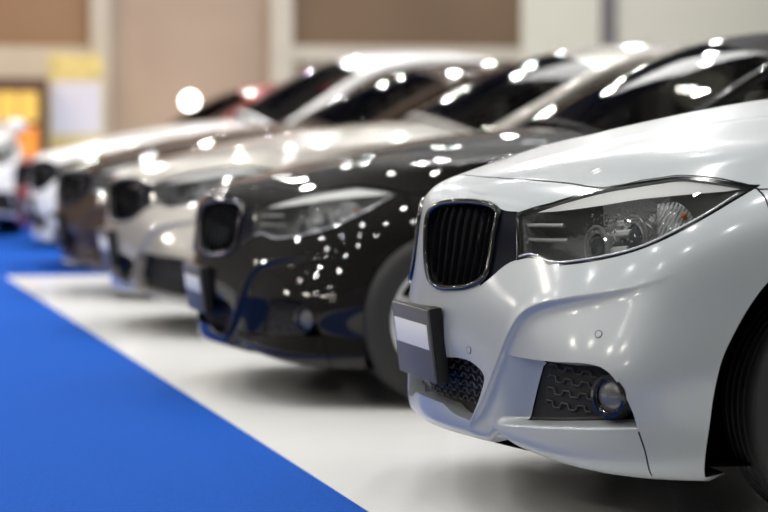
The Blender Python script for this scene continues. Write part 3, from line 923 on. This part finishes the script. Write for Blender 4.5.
    for s in (False, True):
        P.append(['side_window', grid_part('side_window', side, us, qs, WINDOW, fw, mirror=s), False, []])
        P.append(['side_window', grid_part('side_window', side, us, qs, WINDOW, rwn, mirror=s), False, []])
        P.append(['window_frame', grid_part('window_frame', side, us, qs, BLACK, lambda u, q: not fw(u, q) and not rwn(u, q) and not cp(u, q), mirror=s), False, []])
        P.append(['rear_pillar', grid_part('rear_pillar', side, us, qs, PNT, cp, mirror=s), True, []])
    # --- mirrors
    for s in (-1, 1):
        mb = MB(); ellipsoid(mb, (1.90, s*.90, 1.06), (.065, .115, .075))
        mb.V = [(x if x < 1.93 else 1.93, y, z) for x, y, z in mb.V]
        g = MB(); g.box((1.930, s*.90-.095, 1.005), (1.933, s*.90+.095, 1.115))
        f = MB(); f.tube([(1.84, s*.72, 1.02), (1.87, s*.82, 1.02)], .022, 8)
        P.append(['door_mirror', data(mb, 'door_mirror', PNT), True, [('mirror_glass', data(g, 'mirror_glass', CHROME, False), False), ('mirror_foot', data(f, 'mirror_foot', BLACK), False)]])
    # --- cabin
    mb = MB(); rounded_box(mb, (1.55, -.66, .70), (2.0, .66, 1.035), .05); P.append(['dashboard', data(mb, 'dashboard', CABIN), False, []])
    for y in (-.36, .36):
        mb = MB(); rounded_box(mb, (2.0, y-.25, .45), (2.53, y+.25, .62), .06)
        b = MB(); rounded_box(b, (2.45, y-.25, .58), (2.61, y+.25, 1.12), .06)
        b.V = [(x+(z-.58)*.28, yy, z) for x, yy, z in b.V]
        h = MB(); rounded_box(h, (2.63, y-.13, 1.12), (2.73, y+.13, 1.33), .04)
        P.append(['front_seat', data(mb, 'front_seat', SEATM), False, [('backrest', data(b, 'backrest', SEATM), False), ('headrest', data(h, 'headrest', mat('headrest_cover', (.62, .60, .57), .7)), False)]])
    mb = MB(); rounded_box(mb, (3.40, -.62, .50), (3.68, .62, 1.05), .08); P.append(['rear_seat', data(mb, 'rear_seat', SEATM), False, []])
    mb = MB(); c = np.array([2.16, -.36, .95]); ang = np.linspace(0, 2*PI, 32, endpoint=False)
    mb.tube([c+np.array([.07*math.sin(a), .18*math.cos(a), .17*math.sin(a)]) for a in ang], .016, 8, closed=True)
    for a in (0, PI, -PI/2): mb.tube([c, c+np.array([.07*math.sin(a), .18*math.cos(a), .17*math.sin(a)])], .018, 6)
    mb.tube([c, c+np.array([-.22, 0, -.08])], .03, 8)
    P.append(['steering_wheel', data(mb, 'steering_wheel', CABIN), False, []])
    return P

PARTS = {}
WHEEL = wheel_meshes()
def build_car(style, paint, loc, scale, label, cat='car', group=None, rotz=0.0, cabin=1.0, tyre_size=1.0, axle=.965, track=.752):
    if style not in PARTS: PARTS[style] = car_parts(style)
    root = empty('car', loc, rotz, scale)
    tag(root, label, cat, group)
    def put(nm, me, painted, par):
        o = link(nm, me, par)
        if nm in ('roof', 'windshield', 'rear_window', 'side_window', 'window_frame', 'rear_pillar'):
            o.scale.z = cabin; o.location.z = 1.04*(1-cabin)
        if painted:
            o.material_slots[0].link = 'OBJECT'; o.material_slots[0].material = paint
        return o
    for nm, me, painted, subs in PARTS[style]:
        o = put(nm, me, painted, root)
        for sn, sm, sp in subs: put(sn, sm, sp, o)
    tyre, rim, disc = WHEEL
    for x in (axle, 3.79):
        for s in (-1, 1):
            w = link('wheel', rim, root); k = tyre_size
            w.location = (x, s*track, .335*k/scale[2]); w.scale = (k/scale[0], 1/scale[1], k/scale[2])
            w.rotation_euler = (0, 0, 0 if s < 0 else PI)
            link('tyre', tyre, w); link('brake_disc', disc, w)
    return root
# ---------------------------------------------------------------- paints and the row of cars
def paint(name, color, metal=.0, rough=.35, coat=1.0, coat_rough=.02, spec=.5):
    return mat(name, color, rough, metal, coat, coat_rough, spec=spec, noise=(900, .03))
SILVER = paint('silver_white_paint', (.36, .385, .40), .35, .40, coat=.45, coat_rough=.12)
BLACKP = paint('black_paint', (.005, .0045, .004), 0, .5, coat=.7, spec=.05)
CHAMP = paint('champagne_paint', (.36, .342, .305), .4, .35)
BROWN = paint('dark_brown_paint', (.045, .028, .018), 0, .5, spec=.08)
WHITE = paint('white_paint', (.86, .86, .86), 0, .3)
RED = paint('red_paint', (.35, .03, .035), 0, .3)

build_car('sport', SILVER, (0, 0, 0), (1, 1, 1), 'silver-white car at the front of the row, sharp, with slatted twin grille and grey plate')
build_car('sport', BLACKP, (-.10, 3.05, 0), (.97, 1, .905), 'glossy black car parked directly behind the silver-white one', cabin=1.2, tyre_size=.98, axle=.83, track=.80)
build_car('saloon', CHAMP, (-.05, 6.15, 0), (1.10, 1.03, .945), 'champagne silver car parked between the black car and the dark brown one', cabin=1.2)
build_car('sport', BROWN, (.0, 9.0, 0), (1.06, 1.03, .95), 'dark brown car with a row of light glints, parked between champagne and white cars', cabin=1.16)
build_car('saloon', WHITE, (.12, 12.0, .006), (1.08, 1.03, .98), 'white car with long white roof, farthest of the row with noses at the blue carpet', cabin=1.4)
# ---------------------------------------------------------------- hall
def setting(o): o['kind'] = 'structure'; return o
FLOORM = mat('show_floor', (.80, .80, .79), .22, spec=.4, noise=(1.3, .03), bump=(2.5, .02))
mb = MB(); mb.box((-16, -14, -.12), (30, 31, 0)); setting(mb.obj('floor', FLOORM))
CARPET = mat('blue_carpet', (.008, .086, .44), .95, spec=.1, noise=(260, .22), bump=(420, .6))
mb = MB()
pts = [(-.177, -8), (-.177, 10.9), (22, 10.9), (22, 27), (-9, 27), (-9, 10.9), (-1.8, 10.9), (-1.8, -8)]
n = len(pts); mb.add([(x, y, .0005) for x, y in pts]+[(x, y, .006) for x, y in pts], [tuple(range(n-1, -1, -1)), tuple(range(n, 2*n))]+[(i, (i+1) % n, n+(i+1) % n, n+i) for i in range(n)])
tag(mb.obj('carpet', CARPET), 'bright blue carpet beside the noses of the parked cars', 'carpet')

WY = 29.0
def on_wall(px, py, y=WY):
    """where the line of sight of a photo pixel meets the back wall"""
    d = _D+_R*((px-384)/CAM_F)+_U*((256-py)/CAM_F)
    p = CAM+d*((y-CAM[1])/d[1]); return p
def wall_box(mb, px0, py0, px1, py1, front, thick):
    a = on_wall(px0, py1, WY-front); b = on_wall(px1, py0, WY-front)
    mb.box((a[0], WY-front, a[2]), (b[0], WY-front+thick, b[2]))
BROWNW = mat('brown_wall', (.40, .305, .225), .8, noise=(.5, .12))
DARKW = mat('dark_brown_panel', (.155, .10, .058), .8, noise=(.6, .10))
CREAM = mat('cream_trim', (.52, .48, .39), .7, noise=(1.5, .05))
PALEW = mat('pale_wall', (.66, .65, .53), .75, noise=(.4, .04))
GREYS = mat('grey_strip', (.16, .15, .15), .6)
mb = MB(); mb.box((-16, WY, 0), (30, WY+.2, 8)); setting(mb.obj('wall_back', BROWNW))
mb = MB(); x0 = on_wall(-40, 46)[0]; x1 = on_wall(90, 46)[0]; z = on_wall(40, 46)[2]
mb.box((x0, WY-.04, z), (x1, WY, 7.8)); setting(mb.obj('wall_panel', mat('warm_brown_panel', (.28, .175, .10), .8, noise=(.6, .10))))
mb = MB(); x0 = on_wall(289, 46)[0]; x1 = on_wall(520, 46)[0]; z = on_wall(400, 48)[2]
mb.box((x0, WY-.04, z), (x1, WY, 7.8)); setting(mb.obj('wall_panel', DARKW))
mb = MB(); x0 = on_wall(520, 46)[0]; mb.box((x0, WY-.10, 0), (30, WY, 7.8)); setting(mb.obj('wall_right', PALEW))
for i, (a, b) in enumerate(((89, 108), (268, 290))):
    mb = MB(); x0 = on_wall(a, 60)[0]; x1 = on_wall(b, 60)[0]; mb.box((x0, WY-.22, 0), (x1, WY, 7.8)); setting(mb.obj('trim_%d' % (i+1), CREAM))
mb = MB(); x0 = on_wall(598, 60)[0]; x1 = on_wall(612, 60)[0]; mb.box((x0, WY-.2, 0), (x1, WY-.1, 7.8)); setting(mb.obj('trim_3', GREYS))
mb = MB(); a = on_wall(-40, 78); b = on_wall(89, 47); mb.box((a[0], WY-.12, a[2]), (b[0], WY, b[2])); setting(mb.obj('trim_4', CREAM))
mb = MB(); a = on_wall(290, 62); b = on_wall(520, 48); mb.box((a[0], WY-.12, a[2]), (b[0], WY, b[2])); setting(mb.obj('trim_5', CREAM))
mb = MB(); mb.box((-16, -14, 7.9), (30, WY+.2, 8.05)); setting(mb.obj('ceiling', mat('dark_ceiling', (.05, .048, .045), .9)))
mb = MB(); mb.box((-16.2, -14, 0), (-16, WY+.2, 8)); setting(mb.obj('wall_left', mat('hall_wall', (.45, .43, .40), .85)))
mb = MB(); mb.box((30, -14, 0), (30.2, WY+.2, 8)); setting(mb.obj('wall_side', MATS['hall_wall']))

# poster board, display cabinet and lamp in front of the back wall
PY = WY-.9
def px_at(px, py, y): 
    d = _D+_R*((px-384)/CAM_F)+_U*((256-py)/CAM_F); return CAM+d*((y-CAM[1])/d[1])
a = px_at(49, 145, PY); b = px_at(103, 54, PY)
root = empty('poster_board', ((a[0]+b[0])/2, PY, 0)); tag(root, 'tall white poster board with yellow header beside the cream column', 'poster board')
hw = (b[0]-a[0])/2
def pz(py): return px_at(75, py, PY)[2]
mb = MB(); mb.box((-hw, 0, .03), (hw, .04, pz(54))); mb.obj('board', mat('board_yellow', (.66, .55, .24), .6, noise=(3, .25)), root)
mb = MB(); mb.box((-hw+.04, -.012, pz(134)), (hw-.03, 0, pz(82))); mb.obj('poster', mat('poster_white', (.66, .66, .72), .5), root)
mb = MB(); mb.box((-hw+.02, -.012, pz(78)), (hw-.02, 0, pz(57))); mb.obj('header', mat('header_yellow', (.72, .58, .20), .5, noise=(5, .4)), root)
mb = MB(); mb.box((-hw-.03, -.1, 0), (hw+.03, .14, .03)); mb.obj('foot', mat('board_foot', (.2, .2, .2), .5), root)
a = px_at(-25, 150, PY-.4); b = px_at(48, 78, PY-.4)
root = empty('display_cabinet', ((a[0]+b[0])/2, PY-.4, 0)); tag(root, 'display cabinet with backlit orange and yellow panels at the far left', 'cabinet')
hw = (b[0]-a[0])/2; zt = b[2]
mb = MB(); mb.box((-hw, 0, 0), (hw, .35, zt)); mb.obj('body', mat('cabinet_brown', (.10, .05, .025), .6), root)
for k in range(3):
    for j, c in enumerate(((.80, .52, .10), (.85, .30, .04))):
        mb = MB(); x = -hw+.05+k*(hw*2-.18)/3; z0 = zt-.12-(j+1)*.50
        mb.box((x, -.02, z0), (x+(hw*2-.25)/3, 0, z0+.42))
        mb.obj('panel', mat('backlit_%d' % j, c, .4, emit=c, emit_strength=.3), root)
c = px_at(190, 101, PY-2.2)
root = empty('floor_lamp', (c[0], c[1], 0)); tag(root, 'glowing round white lamp before the brown wall behind the cars', 'lamp')
mb = MB(); mb.lathe([(.001, 0), (.16, 0), (.16, .02), (.015, .04), (.015, c[2]-.1), (.001, c[2]-.1)], 'z', 24); mb.obj('stand', mat('lamp_steel', (.5, .5, .5), .3, 1), root, True)
mb = MB(); ellipsoid(mb, (0, 0, c[2]), (.11, .11, .11)); mb.obj('globe', mat('lamp_globe', (1, 1, 1), .5, emit=(1, .97, .92), emit_strength=9), root, True)

# cars at the far end
q = px_at(223, 100, 15.6)
build_car('sport', RED, (q[0]-1.95, 15.6, .006), (.92, 1, .90), 'red car mostly hidden behind the white car with the long roof', cabin=1.3)
q = px_at(-66, 200, 18.5)
build_car('saloon', WHITE, (q[0], 17.2, .006), (1, 1, 1.05), 'white car at the far left edge, facing the camera across the blue carpet', rotz=PI/2, cabin=1.15)

w = bpy.data.worlds.new('hall_light'); scene.world = w; w.use_nodes = True
bg = w.node_tree.nodes['Background']; bg.inputs[0].default_value = (1, 1, 1, 1); bg.inputs[1].default_value = .10

def area(loc, size, power, color=(1, 1, 1), sizey=None, shape='RECTANGLE', rot=(0, 0, 0), name='ceiling_lamp'):
    l = bpy.data.lights.new(name, 'AREA'); l.energy = power; l.color = color; l.shape = shape; l.size = size
    if sizey: l.size_y = sizey
    o = bpy.data.objects.new(name, l); COL.objects.link(o); o.location = loc; o.rotation_euler = rot
    return o
for ix in range(9):
    for iy in range(12):
        far = iy >= 5                                    # the rear rows are wider apart and stronger
        if far and (ix+iy) % 2: continue
        area((-9+ix*2.1+(iy % 2)*1.05, -4.5+iy*2.4, 6.4), .16 if far else .10, 80 if far else 30, (1, .98, .95), shape='DISK')
for k in range(10):
    area((-8.5+(k % 3)*.9, -7+k*1.9, 4.0+(k % 2)*.9), .12, 28, (1, .93, .82), shape='DISK', rot=(0, math.radians(-60), 0), name='nose_fill')  # unseen warm fill added to light the car noses from the front
area((-3.0, 24, 7), 3, 420, (1, .60, .30), 2, rot=(math.radians(35), 0, 0), name='warm_lamp')
area((8, 23, 7), 12, 620, (1, .97, .9), 2, rot=(math.radians(35), 0, 0), name='wall_fill')  # unseen fill added to brighten the back wall
area((2.9, 10.4, 7.7), 1.6, 110, (1, .99, .97), 4.4, name='light_panel')
scene.view_settings.view_transform = 'Standard'; scene.view_settings.look = 'None'
scene.view_settings.exposure = 0; scene.view_settings.gamma = 1
